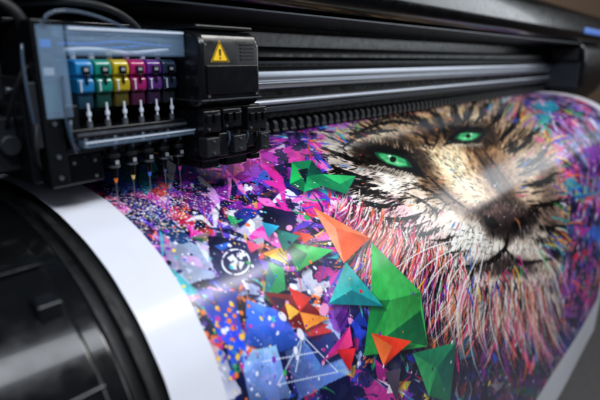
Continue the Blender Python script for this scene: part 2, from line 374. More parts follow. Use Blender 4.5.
stripes=[[(342,148),(364,134),(398,130)],[(350,136),(386,122),(420,125)],[(372,122),(398,116),(420,117)],[(402,116),(424,122),(438,139)],[(426,110),(440,120),(446,140)],[(452,105),(457,118),(454,136)],[(474,102),(470,113),(462,124)],[(490,101),(484,113),(475,122)],[(506,104),(499,117),(489,126)],
[(520,112),(510,130),(499,141)],[(536,128),(524,145),(509,153)],[(548,150),(534,162),(516,168)],[(557,172),(541,183),(522,186)],[(562,198),(546,205),(530,205)],[(564,225),(552,228),(540,226)],[(562,252),(554,252),(546,250)],
[(322,148),(346,157),(362,163)],[(330,165),(350,174),(374,180)],[(344,182),(364,191),(390,193)],[(356,198),(378,206),(404,204)],[(376,216),(400,220),(424,212)],[(400,234),(420,235),(440,227)],[(336,172),(356,182),(380,186)]]
faint=[[(412,184),(432,192),(446,204)],[(404,192),(424,202),(438,214)],[(366,186),(384,198),(410,198)],[(426,240),(444,240),(456,234)],[(440,254),(456,252),(468,250)],[(392,226),(410,228),(430,220)],[(540,208),(532,214),(526,222)],[(548,238),(540,240),(532,238)],[(520,174),(530,172),(544,164)],[(500,150),(512,144),(526,132)],[(446,266),(462,268),(474,270)],[(490,300),(500,312),(504,326)],[(520,298),(524,310),(522,324)],[(416,132),(426,140),(430,150)],[(392,112),(410,110),(430,112)]]
for w_,a_,sl_ in ((2.7,.85,stripes),(1.5,.6,faint)):
  for s_ in sl_:
    curve(s_,.5,w_,.5,(20,15,14),a_,8)
    for q in range(36 if w_>2 else 22):
        k=rng.uniform(0,1);a=np.array(s_[0])*(1-k)+np.array(s_[2])*k+rng.normal(0,2.5,2)+(np.array(s_[1])-(np.array(s_[0])+s_[2])/2)*(1-(2*k-1)**2)
        fx,fy=flow(*a);L=rng.uniform(3,10)
        curve([a,a+np.array((fx,fy))*L*.5+rng.normal(0,.6,2),a+np.array((fx,fy))*L],.6,.6,.1,(18,13,12),a_,4)
for s_ in ([(424,172),(438,186),(454,200),(474,213)],[(474,150),(486,168),(498,188),(512,205)],[(482,148),(496,166),(512,188)],[(432,150),(438,138),(440,124)]):
    curve(s_,.3,1.6,.4,(30,20,16),.7,6)
# gritty contrast over the head
sub=C[fsl]; gr=(fbm(XX[fsl]*34,TT[fsl]*34,88,3)-.5)*.5+(fbm(XX[fsl]*9,TT[fsl]*9,93,3)-.5)*.5
s2=np.clip((sub-.5)*1.16+.49+gr[...,None]*.42,0,.97); sub[...]=np.where(fins[...,None],s2,sub)
fur(3200,.27,.40,2.5,7,.15,1.35)
for i in range(110):
    k=rng.random(); x=438+k*50+rng.normal(0,7);y=146+k*54+rng.normal(0,6); curve([(x,y),(x-rng.uniform(2,4),y-rng.uniform(1,4))],.4,.6,.2,(76,50,34),.65)
# eyes
def eye(P,s):
    def T(pts): return [P(a,b) for a,b in pts]
    poly(T([(-27,3),(-18,9),(-4,12),(12,10),(24,2),(38,-11),(22,-8.5),(4,-9.4),(-14,-7),(-22,-1)]),(6,5,5),.97,soft=2.0)
    poly(T([(-18,1),(-9,5.6),(3,6.4),(13,4),(21,-3),(10,-6.4),(-4,-6),(-13,-3)]),(16,76,48),1)
    poly(T([(-14,.8),(-7,4),(3,5),(12,2.6),(16,-2.8),(8,-5.4),(-3,-5),(-10,-2.4)]),(50,165,96),1,soft=1.5)
    poly(T([(-10,-1),(-3,-4.4),(8,-4.8),(14,-2.4),(8,-.6),(-2,.2)]),(120,232,150),.75,soft=2.5)
    for i in range(80):
        a=rng.uniform(0,6.28);r0=rng.uniform(2.4,4);r1=r0+rng.uniform(1.5,4.5)
        q=[(1+r0*1.7*math.cos(a),-.2+r0*.85*math.sin(a)),(1+r1*1.7*math.cos(a),-.2+r1*.85*math.sin(a))]
        if abs(q[1][1]+.5)>4.6:continue
        curve(T(q),.3*s,.35*s,.1,[(170,250,190),(14,80,52),(34,140,88)][rng.integers(3)],.8)
    poly(T([(-19,3),(-9,8),(3,9.6),(14,7),(23,-2),(14,2.4),(3,3.6),(-8,2.8)]),(4,6,6),.92,soft=1.6)
    x,y=P(1,-.6); ring(x,y,3.4*s,2.9*s,0,(3,8,8)); x,y=P(-3,1.6); ring(x,y,1.5*s,.9*s,0,(245,255,252)); x,y=P(6,-3); ring(x,y,1.0*s,.5*s,0,(200,250,220),.8)
    for k in range(34):
        a=-18+42*k/33; q=[(a,-8.5-rng.uniform(0,3)),(a-2+rng.normal(0,1),-12-rng.uniform(0,5))]; curve(T(q),.5*s,.7*s,.1,(244,234,214),.7)
    for k in range(70):
        a=rng.uniform(-26,20); q=[(a,10+rng.uniform(0,4)),(a-3+rng.normal(0,1.5),15+rng.uniform(0,6))]; curve(T(q),.4*s,.6*s,.1,[(240,224,196),(14,10,9),(14,10,9),(170,140,104)][rng.integers(4)],.75)
def rot(cx,cy,ang,sx,sy,fl=1):
    ca,sa=math.cos(ang),math.sin(ang)
    return lambda a,b:(cx+fl*a*sx*ca+b*sy*sa, cy+fl*a*sx*sa-b*sy*ca)
eye(rot(392,158.5,.26,1.05,1.05),1.0)
eye(rot(469,135.5,-.02,.70,.88,-1),.74)
# nose and mouth
poly([(474,210),(490,201),(506,199),(524,204),(540,216),(530,234),(510,242),(488,236)],(16,11,12),.8,soft=8,ragged=1.8)
poly([(482,212),(493,206),(506,204),(520,209),(529,217),(521,228),(509,234),(494,229)],(60,42,42),.85,grad=((-.3,-1),1.0),soft=4,ragged=1.2)
poly([(485,217),(494,217),(501,226),(493,230),(486,225)],(5,3,4),.95,soft=2);poly([(512,224),(524,216),(528,223),(516,233)],(5,3,4),.95,soft=2)
curve([(504,208),(506,218),(508,232)],.3,.7,.5,(20,13,13),.7,6)
for i in range(110):
    x=rng.uniform(482,528);y=rng.uniform(202,214)+.1*abs(x-505);fx,fy=flow(x,y);curve([(x,y),(x+rng.normal(0,1.5),y-rng.uniform(2,5))],.3,.5,.2,[(176,150,136),(96,72,64),(210,190,170)][rng.integers(3)],.55)
curve([(508,234),(506,249),(488,263),(460,267)],1,3.0,1,(8,5,7),.9,10);curve([(506,249),(522,263),(550,259)],.8,2.7,1,(8,5,7),.9,10)
for i in range(60): x=rng.uniform(460,548);y=265+rng.normal(0,3);curve([(x,y),(x+rng.normal(0,2),y+rng.uniform(3,9)*(1 if rng.random()<.7 else -1))],.4,.8,.2,[(8,5,7),(110,50,60),(30,18,22),(226,214,200)][rng.integers(4)],.8)
for r_ in range(4):
    for q_ in range(7):
        x=456+q_*6+rng.normal(0,1);y=230+r_*6.5+q_*.8+rng.normal(0,1); curve([(x-1.4,y-.3),(x+1.4,y+.3)],.5,1.0,.3,(26,18,20),.8)
        if q_<5: x=518+q_*6;y=234+r_*5.5-q_*.5; ring(x,y,.8,.6,0,(30,22,24),.8)
for i in range(300):   # muzzle down
    x,y=rng.normal(476,16),rng.normal(246,10)
    if rng.random()<.4:x,y=rng.normal(530,11),rng.normal(246,9)
    L=rng.uniform(4,11);curve([(x,y),(x+(x-506)/50*L*.6,y+L)],.4,.5,.1,(244,238,228) if rng.random()<.5 else (100,78,70),.65)
# dark ground under the beard
for p_,a_ in (([(400,262),(446,284),(470,310),(520,338),(560,318),(540,400),(430,400),(424,330)],.5),([(426,290),(458,306),(452,350),(430,340)],.5)): poly(p_,(14,14,34),a_,soft=16,ragged=4)
bc=[(235,50,130),(245,105,50),(14,12,30),(12,12,26),(20,24,70),(235,60,60),(240,140,180),(14,14,34),(120,36,140),(40,80,200)]
for i in range(300):
    k=rng.random(); x=350+k*190+rng.normal(0,9);y=214+min(k,.75)*130+rng.normal(0,16)+abs(rng.normal(0,18));L=rng.uniform(10,36);a=rng.normal(1.95-.5*k,.22);w=rng.uniform(.6,2.6)
    if inface(x,y) and y<250:continue
    curve([(x,y),(x+L*.5*math.cos(a-.12),y+L*.5*math.sin(a-.12)),(x+L*math.cos(a),y+L*math.sin(a))],w*.4,w,.1,bc[rng.integers(10)],.8,5)
cols=[(244,240,232),(240,232,222),(225,214,200),(14,12,20),(18,14,18),(235,60,120),(80,60,62),(240,120,70)]
for i in range(460):
    x=rng.uniform(450,558);y=rng.uniform(276,328)
    L=rng.uniform(10,42);tx=(x-508)/70+rng.normal(0,.12)
    curve([(x,y),(x+tx*L*.28,y+L*.48),(x+tx*L*.75-5,y+L)],.4,rng.uniform(.3,.8),.1,cols[rng.integers(len(cols))],rng.uniform(.6,.95),5)
for i in range(420):
    k=rng.random(); x=345+k*115+rng.normal(0,5);y=200+k*68+rng.normal(0,6);L=rng.uniform(9,34);a=rng.normal(2.05-.45*k,.2)
    curve([(x,y),(x+L*.5*math.cos(a-.14),y+L*.5*math.sin(a-.14)),(x+L*math.cos(a+.05),y+L*math.sin(a+.05))],.4,rng.uniform(.3,.75),.1,[(246,240,234),(236,226,216),(240,60,130),(245,110,50),(14,10,18),(15,15,25),(225,40,60)][rng.integers(7)],.85,5)
for i in range(230):   # long fine strands from cheek and chin
    k=rng.random(); x=372+k*172+rng.normal(0,5);y=224+min(k,.6)*110+rng.normal(0,7);L=rng.uniform(36,92);a=rng.normal(2.08-.62*k,.10);b=a-.22
    curve([(x,y),(x+L*.35*math.cos(a),y+L*.35*math.sin(a)),(x+L*.7*math.cos((a+b)/2),y+L*.7*math.sin((a+b)/2)),(x+L*math.cos(b),y+L*math.sin(b))],.35,rng.uniform(.3,.5),.15,[(250,246,240),(240,232,222),(14,12,20),(240,110,60),(235,60,120),(250,248,246),(200,120,80)][rng.integers(7)],.8,6)
for s_ in ([(470,242),(430,262),(396,300)],[(466,246),(434,276),(408,322)],[(474,249),(448,285),(430,338)],[(480,252),(462,292),(452,340)],[(464,238),(424,250),(384,276)],[(534,248),(556,262),(570,296)],[(536,252),(554,275),(562,314)],[(484,254),(476,296),(470,350)]):
    curve(s_,.55,.6,.2,(250,249,246),.9,12)
for i in range(240):   # loose paint hair around the head
    a=rng.uniform(0,6.28);x=440+rng.uniform(.9,1.12)*125*math.cos(a);y=192+rng.uniform(.9,1.1)*95*math.sin(a)
    if y<100:continue
    L=rng.uniform(8,24);b=a+rng.normal(0,.3);curve([(x,y),(x+L*.5*math.cos(b),y+L*.5*math.sin(b)),(x+L*math.cos(b+.2),y+L*math.sin(b+.2))],.6,.7,.1,rc(),.85,4)
for i in range(190):   # paint thrown over the head
    x=rng.uniform(350,562);y=rng.uniform(110,325)
    if not inface(x,y) or math.hypot(x-392,y-158)<26 or math.hypot(x-469,y-135)<18:continue
    if rng.random()<.5: ring(x,y,rng.uniform(.5,1.5),rng.uniform(.4,1.1),0,[(14,12,16),(235,60,130),(60,170,190),(245,120,60),(250,250,250)][rng.integers(5)],.8)
    else:
        fx,fy=flow(x,y);L=rng.uniform(5,16);curve([(x,y),(x+fx*L*.5+rng.normal(0,1),y+fy*L*.5),(x+fx*L,y+fy*L)],.3,rng.uniform(.5,1.3),.2,[(12,10,14),(200,80,120),(60,110,190),(230,140,90),(12,10,14)][rng.integers(5)],.6,5)

# ------------- faceted paper triangles
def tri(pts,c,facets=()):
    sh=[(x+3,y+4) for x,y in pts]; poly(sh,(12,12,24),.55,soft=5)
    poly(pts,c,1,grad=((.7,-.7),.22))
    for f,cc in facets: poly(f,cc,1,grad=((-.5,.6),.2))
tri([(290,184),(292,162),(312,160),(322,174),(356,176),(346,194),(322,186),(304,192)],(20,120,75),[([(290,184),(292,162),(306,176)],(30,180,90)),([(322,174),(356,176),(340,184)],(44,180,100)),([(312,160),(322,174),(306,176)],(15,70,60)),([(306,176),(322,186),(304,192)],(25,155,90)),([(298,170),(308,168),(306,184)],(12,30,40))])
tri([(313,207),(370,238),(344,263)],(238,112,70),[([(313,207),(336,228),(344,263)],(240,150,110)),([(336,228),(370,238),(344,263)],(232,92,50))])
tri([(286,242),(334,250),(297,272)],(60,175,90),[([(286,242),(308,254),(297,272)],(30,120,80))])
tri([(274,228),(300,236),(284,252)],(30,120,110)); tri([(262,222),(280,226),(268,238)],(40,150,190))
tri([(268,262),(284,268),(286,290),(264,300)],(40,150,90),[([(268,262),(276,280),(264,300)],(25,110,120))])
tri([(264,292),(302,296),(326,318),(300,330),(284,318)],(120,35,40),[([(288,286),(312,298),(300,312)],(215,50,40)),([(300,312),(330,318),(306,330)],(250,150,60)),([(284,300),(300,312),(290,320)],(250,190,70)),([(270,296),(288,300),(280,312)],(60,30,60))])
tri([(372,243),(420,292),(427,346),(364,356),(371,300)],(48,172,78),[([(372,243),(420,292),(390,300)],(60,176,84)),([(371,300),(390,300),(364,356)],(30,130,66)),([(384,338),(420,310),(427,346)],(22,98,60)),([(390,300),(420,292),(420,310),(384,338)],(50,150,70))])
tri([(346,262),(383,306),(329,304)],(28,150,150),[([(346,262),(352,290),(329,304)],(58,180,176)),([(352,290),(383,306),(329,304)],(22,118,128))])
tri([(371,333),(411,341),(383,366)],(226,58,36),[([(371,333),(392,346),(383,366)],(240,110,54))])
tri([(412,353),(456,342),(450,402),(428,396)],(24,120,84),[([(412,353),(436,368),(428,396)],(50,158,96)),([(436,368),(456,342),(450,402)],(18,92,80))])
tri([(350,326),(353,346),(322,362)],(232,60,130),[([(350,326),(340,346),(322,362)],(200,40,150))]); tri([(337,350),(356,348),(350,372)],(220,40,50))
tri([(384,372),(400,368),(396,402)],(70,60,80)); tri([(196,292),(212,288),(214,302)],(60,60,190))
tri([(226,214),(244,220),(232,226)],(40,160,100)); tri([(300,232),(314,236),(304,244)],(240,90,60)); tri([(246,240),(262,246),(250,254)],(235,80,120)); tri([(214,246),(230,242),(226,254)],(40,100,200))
# round stamp: rough broken white ring, angular white mark on dark blue
ring(236,262,18,16.5,0,(18,24,76),.9,soft=4)
for (a0,a1) in ((.2,1.7),(1.9,3.3),(3.5,4.9),(5.05,6.3)):
    pts=[(236+13.7*math.cos(a),262+12.5*math.sin(a)) for a in np.linspace(a0,a1,7)]; curve(pts,.7,1.0,.6,(228,232,242),.95,4)
for p_ in ([(227,258),(233,254),(236,259),(231,262)],[(237,253),(244,255),(242,260),(237,258)],[(230,264),(236,261),(237,270),(232,269)],[(239,261),(245,262),(241,270),(239,267)],[(234,256),(238,260),(238,264),(234,262)]): poly(p_,(232,236,244),.95)
# -------------- splatter
for i in range(1700):
    z=rng.random()
    if z<.5: u=rng.uniform(105,330);v=rng.uniform(160,400)
    elif z<.85: u=rng.uniform(480,615);v=rng.uniform(96,390)
    else: u=rng.uniform(105,600);v=rng.uniform(100,400)
    if inface(u,v) and rng.random()<.95:continue
    X,t=trace(u,v); r=min(.08,.0036*np.exp(rng.normal(.35,.75)))*(1 if X<3.5 else 1.0+.16*(X-3.5))
    dot(X,t,r,rc() if rng.random()<.6 else (236,236,248),.95,el=rng.uniform(.75,1.3),ang=rng.uniform(0,3))
for i in range(1800):   # fine mist under the nozzles
    u=rng.normal(158,36);v=rng.normal(208,16); X,t=trace(u,v)
    dot(X,t,rng.uniform(.0025,.0075),[(250,250,255),(250,250,255),(250,210,120),(240,140,200),(140,190,255)][rng.integers(5)],.92)
for i in range(120):
    u=rng.uniform(185,250);v=rng.uniform(300,400);X,t=trace(u,v);dot(X,t,rng.uniform(.006,.024),[(240,120,50),(40,90,220),(200,40,150),(250,200,60),(90,60,160)][rng.integers(5)],.95)
# white borders
Cs=np.clip(C,0,1)
edge=((XX<XL+.41)|(XX>XR-.75)|(TT>Tr[-1]-1.45))
pn=(.86+.03*(fbm(XX*6,TT*6,90,4)-.5))[...,None]*np.array([.975,.98,1.02],np.float32)
Cs=np.where(edge[...,None],pn,Cs)
lin_=np.where(Cs<=.04045,Cs/12.92,((Cs+.055)/1.055)**2.4).astype(np.float32)

me=bpy.data.meshes.new('printed_banner')
c0=np.array([(XL+XR)/2,2.2,1-8.85])
wav=0.012*np.sin(XX*1.1+TT*.5)*np.clip((TT-1.5)/3,0,1)+.02*np.sin(XX*.45+1)*np.clip((TT-2)/5,0,1)
V=np.stack([XX,YY-wav,1-DD],-1).reshape(-1,3)-c0
n=NT*NX; me.vertices.add(n); me.vertices.foreach_set('co',(V*S).astype(np.float32).ravel())
i,j=np.meshgrid(np.arange(NT-1),np.arange(NX-1),indexing='ij'); b=(i*NX+j).ravel()
q=np.stack([b,b+NX,b+NX+1,b+1],-1).astype(np.int32); nf=len(q)
me.loops.add(nf*4); me.loops.foreach_set('vertex_index',q.ravel())
me.polygons.add(nf); me.polygons.foreach_set('loop_start',np.arange(0,nf*4,4,dtype=np.int32))
me.polygons.foreach_set('use_smooth',np.ones(nf,bool))
me.update(calc_edges=True)
ca=me.color_attributes.new('ink','FLOAT_COLOR','POINT')
ca.data.foreach_set('color',np.concatenate([lin_.reshape(-1,3),np.ones((n,1),np.float32)],1).ravel())
m=bpy.data.materials.new('printed_vinyl'); m.use_nodes=True; nt=m.node_tree; bs=nt.nodes['Principled BSDF']
at=nt.nodes.new('ShaderNodeAttribute'); at.attribute_name='ink'; nt.links.new(at.outputs['Color'],bs.inputs['Base Color'])
bs.inputs['Roughness'].default_value=.25; bs.inputs['Specular IOR Level'].default_value=.42
tc=nt.nodes.new('ShaderNodeTexCoord');nn=nt.nodes.new('ShaderNodeTexNoise');nn.inputs['Scale'].default_value=900
nt.links.new(tc.outputs['Object'],nn.inputs['Vector']);bp=nt.nodes.new('ShaderNodeBump');bp.inputs['Strength'].default_value=.12;bp.inputs['Distance'].default_value=.0003
nt.links.new(nn.outputs['Fac'],bp.inputs['Height']);nt.links.new(bp.outputs['Normal'],bs.inputs['Normal'])
me.materials.append(m)
ban=bpy.data.objects.new('printed_banner',me); bpy.context.collection.objects.link(ban)
ban.location=(c0[0]*S,c0[1]*S,(c0[2]+ZO)*S)
ban['label']='glossy colourful big cat print with white border draped over platen'; ban['category']='printed banner'

# ---------------------------------------------------------------- printer
pr=empty('wide_format_printer',(9,4.6,-13),'large black wide format inkjet printer with steel rails','printer')
def offprof(off,dmax,step=40,y0=4.9):
    t,y,d=smooth_prof(off); pts=[(a,1-b) for a,b in zip(y[::step],d[::step]) if a<y0 and b-1<dmax]; return pts
p=offprof(-.05,3.2); p=p+[(4.0,-3.2),(4.9,-3.0)]
MB().prof(p,-1.5,18.1).obj('front_apron',M_matte,pr)
# rounded cover beside the sheet
p=offprof(.035,3.4,y0=4.35,step=20); p=p+[(3.2,-3.5),(4.3,-3.3)]
ec=MB().prof(p,-.6,1.34).obj('end_cover',M_gloss,pr,bevel=.05,seg=4,label='glossy black rounded end cover beside the sheet')
p=offprof(.10,1.9,y0=3.5,step=20)
p2=[(a+.1,b-.12) for a,b in p[::-1]]
MB().prof(p+p2,.25,1.18).obj('access_panel',M_gloss,ec,bevel=.035,seg=3)
def surf(dv,off):
    t,y,d=smooth_prof(off); k=np.argmin(abs(d-1-dv)); return y[k],1-d[k]
y1,z1=surf(.38,.12); ht=MB(); ht.prof([(y1-.07,z1-.08),(y1-.05,z1+.02),(y1+.04,z1+.05),(y1+.12,z1+.02),(y1+.12,z1-.1)],.99,1.14)
lt=ht.obj('latch',M_black,ec,bevel=.02,seg=3)
for dv in (.22,.80): 
    a,b_=surf(dv,.115); MB().cyl((.6,a,b_),(1.16,a,b_),.012,n=10).obj('panel_rib',M_black,ec)
MB().prof(offprof(.02,3.2,step=20)+offprof(-.045,3.2,step=20)[::-1],1.43,1.48).obj('edge_guide',M_rub,pr)
cov=[(4.05,2.45),(3.9,2.38),(3.78,2.2),(3.72,1.85),(3.74,1.68),(3.82,1.58),(3.95,1.53),(4.3,1.50),(4.5,1.42),(5.0,1.38),(5.8,1.38),(5.8,2.5)]
MB().prof(cov,-4,21.5).obj('top_cover',M_gloss,pr,bevel=.03,seg=3,label='glossy black lid with rounded lip over the rails')
MB().prof([(3.90,1.515),(4.16,1.495),(4.16,1.465),(3.90,1.485)],-4,18.4).obj('cover_trim',M_gun,pr,bevel=.008)
MB().prof([(3.714,1.95),(3.708,1.86),(3.716,1.78),(3.735,1.78),(3.735,1.95)],17.6,20.5).obj('blue_reflection',M_blue,pr)  # blue reflection on the lid, put in as a coloured strip
MB().box(-4,18.4,5.15,5.8,-.6,1.378).obj('back_panel',M_black,pr)
MB().prof([(4.95,1.18),(4.88,1.16),(4.84,1.1),(4.84,1.04),(4.9,1.0),(5.14,1.0),(5.14,1.18)],-4,18.3).obj('upper_beam',M_dark,pr)
MB().box(-4,18.3,4.80,4.84,.955,.985).obj('encoder_strip',M_gun,pr)
arc=[(4.80-.11*math.cos(a),.845+.06*math.sin(a)) for a in np.linspace(0,math.pi/2,7)]
r1=arc+[(5.14,.905),(5.14,.60),(4.84,.60),(4.76,.61),(4.71,.64),(4.69,.70),(4.69,.715),(4.71,.73),(4.71,.76),(4.69,.775)]
MB().prof(r1,-4,18.3).obj('guide_rail',M_steel,pr,bevel=.01,label='broad satin steel guide rail')
MB().box(-4,18.3,4.86,5.14,.50,.595).obj('rail_channel',M_black,pr)
g2=MB();g2.cyl((-4,4.72,.455),(18.3,4.72,.455),.045,n=20);g2.obj('guide_rail',M_steel,pr,label='slim satin steel guide rod')
MB().prof([(4.66,.40),(4.66,.33),(4.75,.30),(5.14,.30),(5.14,.40)],-4,18.3).obj('lower_beam',M_gun,pr,bevel=.01)
MB().box(-4,18.3,4.95,5.14,-.02,.298).obj('feed_wall',M_matte,pr)
# pinch rollers
first=None
for k in range(88):
    x=2.2+k*.182
    if first is None:
        m1=MB(); m1.prof([(4.94,.22),(4.80,.20),(4.76,.15),(4.76,.07),(4.80,.05),(4.94,.07)],x-.035,x+.035)
        first=m1.obj('pinch_roller',M_dark,pr,bevel=.006)
        c=MB(); c.cyl((x-.055,4.79,.045),(x+.055,4.79,.045),.035,n=12); fw=c.obj('roller_wheel',M_rub,first)
    else:
        o=first.copy(); bpy.context.collection.objects.link(o); o.parent=pr; o.location=first.location+Vector(((k*.182)*S,0,0))
        w=fw.copy(); bpy.context.collection.objects.link(w); w.parent=o
hs=MB(); hs.prof([(3.9,1.5),(3.75,1.35),(3.7,.9),(3.72,.2),(3.9,-.1),(4.3,-.5),(5.8,-.5),(5.8,1.5)],18.32,21.6)
hs.obj('end_housing',M_black,pr,bevel=.06,seg=3)
MB().box(18.2,18.318,3.85,5.0,.15,.9).obj('end_plate',M_gun,pr,bevel=.02)
MB().box(18.24,18.318,3.95,4.7,1.0,1.36).obj('end_plate',M_dark,pr,bevel=.02)
for xx in (0.2,18.9):
    lg=MB(); lg.box(xx-.3,xx+.3,4.2,4.9,-12.6,-.6); lg.box(xx-.35,xx+.35,2.0,7.0,-13,-12.6); lg.obj('stand_leg',M_dark,pr,bevel=.04)
MB().box(-.1,18.6,4.4,4.7,-9.2,-8.6).obj('cross_brace',M_dark,pr,bevel=.04)
bl=MB(); bl.box(-4,18.2,4.74,4.755,.925,.945); bl.obj('drive_belt',M_rub,pr)

# ---------------------------------------------------------------- carriage
ca_=empty('print_carriage',(2.4,3.9,-.02),'black print carriage with clear acrylic cover and nozzle row','print carriage')
hd=MB(); hd.prof([(3.24,1.12),(3.27,1.19),(3.34,1.23),(3.5,1.24),(4.7,1.24),(4.7,.62),(3.3,.62),(3.25,.66),(3.24,.70)],2.61,3.28)
hdo=hd.obj('head_housing',M_black,ca_,bevel=.045,seg=4,label='boxy glossy black plastic head housing')
MB().box(2.66,3.23,3.222,3.2395,.73,.96).obj('front_panel',M_gloss,hdo,bevel=.015)
MB().box(2.60,3.29,3.235,4.6,.672,.688).obj('seam_trim',M_gun,hdo,bevel=.005)
for k in range(5): MB().box(3.04,3.20,3.233,3.2395,1.0+k*.03,1.012+k*.03).obj('vent_slot',M_rub,hdo)
MB().box(2.63,3.25,3.30,4.6,1.241,1.275).obj('top_step',M_black,hdo,bevel=.015)
dx=.045
wl=MB(); wl.flat([(2.665+dx,3.2345,.985),(2.865+dx,3.2345,.985),(2.765+dx,3.2345,1.155)])
wlo=wl.obj('warning_label',M_yel,hdo,closed=False,label='yellow triangle hazard sticker with exclamation mark')
def yfl(mb,pts,y): mb.flat([(a+dx,y,b) for a,b in pts])
wb=MB()
T0=[(2.665,.985),(2.865,.985),(2.765,1.155)];cc=(2.765,1.042);T1=[(cc[0]+(a-cc[0])*.80,cc[1]+(b-cc[1])*.80) for a,b in T0];T2=[(cc[0]+(a-cc[0])*.93,cc[1]+(b-cc[1])*.93) for a,b in T0]
for k in range(3): yfl(wb,[T1[k],T1[(k+1)%3],T2[(k+1)%3],T2[k]],3.232)
yfl(wb,[(2.757,1.033),(2.773,1.033),(2.777,1.085),(2.753,1.085)],3.232); yfl(wb,[(2.757,1.008),(2.773,1.008),(2.773,1.023),(2.757,1.023)],3.232)
wb.obj('warning_symbol',M_blk,wlo,closed=False)
# lower head module with clips and connectors
lm=MB(); lm.box(2.66,3.36,3.34,4.6,.16,.615)
lmo=lm.obj('lower_module',M_black,ca_,bevel=.012)
def screw(p,q,r,par): MB().cyl(p,q,r,n=14).obj('screw',M_screw,par)
for (x0,x1,z0,z1,y0,y1_,mm) in ((2.62,2.80,.42,.60,3.24,3.338,0),(2.84,3.06,.44,.60,3.26,3.338,0),(3.10,3.34,.40,.60,3.23,3.338,0),(2.62,2.76,.22,.38,3.22,3.338,1),(2.79,2.90,.20,.40,3.27,3.338,0),(2.93,3.08,.22,.37,3.23,3.338,1),(3.12,3.22,.24,.37,3.27,3.338,0),(3.25,3.36,.20,.36,3.22,3.338,1),
   (2.68,2.86,.09,.159,3.36,3.8,0),(2.95,3.2,.08,.159,3.36,3.8,0),(3.24,3.35,.10,.159,3.34,3.7,0)):
    MB().box(x0,x1,y0,y1_,z0,z1).obj('connector_block',[M_black,M_dark][mm],lmo,bevel=.012)
for x,z in ((2.65,.52),(2.73,.52),(2.88,.52),(2.96,.52),(3.14,.5),(3.22,.5),(3.30,.5)):
    MB().box(x-.025,x+.025,3.205,3.225 if x<2.8 or x>3.08 else 3.255,z-.02,z+.05).obj('clip',M_gloss,lmo,bevel=.006)
for x,z,y in ((2.66,.45,3.235),(2.77,.57,3.235),(2.87,.46,3.255),(3.03,.57,3.255),(3.13,.42,3.225),(3.31,.57,3.225),(2.69,.25,3.215),(2.69,.35,3.215),(3.0,.25,3.225),(3.0,.34,3.225),(3.30,.23,3.215),(3.30,.33,3.215)): screw((x,y+.01,z),(x,y-.008,z),.010,lmo)
for x,z in ((2.66,1.12),(3.23,1.12),(2.68,.715),(3.22,.715)): screw((x,3.24,z),(x,3.232,z),.011,hdo)
for k in range(5):
    x=2.80+k*.11; MB().tube([(x,3.33,.41),(x-.01,3.26,.40),(x-.015,3.25,.34),(x-.01,3.28,.28),(x,3.34,.26)],.009,8).obj('wire',[M_rub,M_smoke][k%2],lmo)
# cartridge tray
tr=MB(); tr.box(1.60,2.605,4.05,4.6,.42,1.20); tr.box(1.60,2.605,3.46,4.05,.46,.53); tr.box(1.60,1.69,3.46,4.05,.53,.70)
tro=tr.obj('cartridge_tray',M_black,ca_,bevel=.012)
MB().box(1.66,2.60,3.42,3.445,1.025,1.22).obj('clear_cover',M_clear,ca_,bevel=.006,label='clear bluish acrylic cover above cartridges')
MB().box(1.66,2.60,3.448,4.04,1.20,1.22).obj('clear_cover',M_clear,ca_,bevel=.006)
MB().box(1.66,1.68,3.448,4.04,1.03,1.197).obj('clear_cover',M_clear,ca_,bevel=.004)
MB().box(1.665,2.595,3.413,3.4195,1.197,1.212).obj('cover_rim',M_white,ca_)
MB().box(1.665,2.595,3.413,3.4195,1.028,1.036).obj('cover_rim',M_smoke,ca_)
for k,(z,y,rr) in enumerate(((1.065,3.62,.016),(1.10,3.70,.012),(1.15,3.62,.016),(1.165,3.75,.012),(1.12,3.55,.008))):
    pt=[(1.72+ (2.57-1.72)*i/14,y+.02*math.sin(i*.8+k*2),z+.012*math.sin(i*.55+k)) for i in range(15)]
    MB().tube(pt,rr,10).obj('ink_tube',[M_white,M_blue,M_smoke,M_smoke,M_blue][k],ca_)
for k in range(6):
    x=1.79+k*.143; MB().cyl((x,3.66,1.008),(x,3.66,1.055),.022,n=12).obj('tube_fitting',M_white,ca_)
    MB().tube([(x,3.66,1.05),(x+.01,3.64,1.12),(x+.03,3.66,1.17),(x+.07,3.8,1.18)],.009,8).obj('ink_tube',M_smoke,ca_)
MB().box(1.68,2.65,3.40,3.56,.395,.445).obj('acrylic_bar',M_clear,ca_,bevel=.012)
MB().box(1.685,2.645,3.393,3.3995,.432,.442).obj('bar_edge',M_white,ca_)
MB().box(1.62,2.655,3.57,4.5,.34,.39).obj('nozzle_plate',M_dark,ca_,bevel=.01)
MB().box(1.66,2.60,3.448,3.459,.48,.50).obj('plate_trim',M_screw,ca_)
for k in range(12): MB().box(1.71+k*.078,1.74+k*.078,3.47,3.52,.395,.455).obj('spring_clip',[M_screw,M_dark,M_dark][k%3],ca_,bevel=.004)
# left frame
fr=MB(); fr.box(1.46,1.60,3.50,4.6,.13,1.26); fr.box(1.38,1.46,3.6,4.5,.16,.9); fr.box(1.50,2.60,4.05,4.11,1.22,1.30); fr.box(1.60,1.92,3.62,4.4,.10,.33)
fro=fr.obj('side_frame',M_black,ca_,bevel=.015)
MB().box(1.47,1.65,3.45,3.462,.62,1.22).obj('clear_panel',M_clear,fro,bevel=.004)
MB().box(1.49,1.58,3.48,3.498,.66,.84).obj('circuit_board',mat('green_circuit_board',(20,60,50),.4),fro)
for k in range(3): MB().box(1.50,1.57,3.48,3.498,.90+k*.09,.95+k*.09).obj('connector',[M_lab,M_dark,M_blue][k],fro,bevel=.004)
for z in (.2,.35,.58,1.23): screw((1.53,3.505,z),(1.53,3.485,z),.016,fro)
for x,z in ((1.68,.27),(1.84,.27),(1.84,.15)): screw((x,3.605,z),(x,3.59,z),.013,fro)
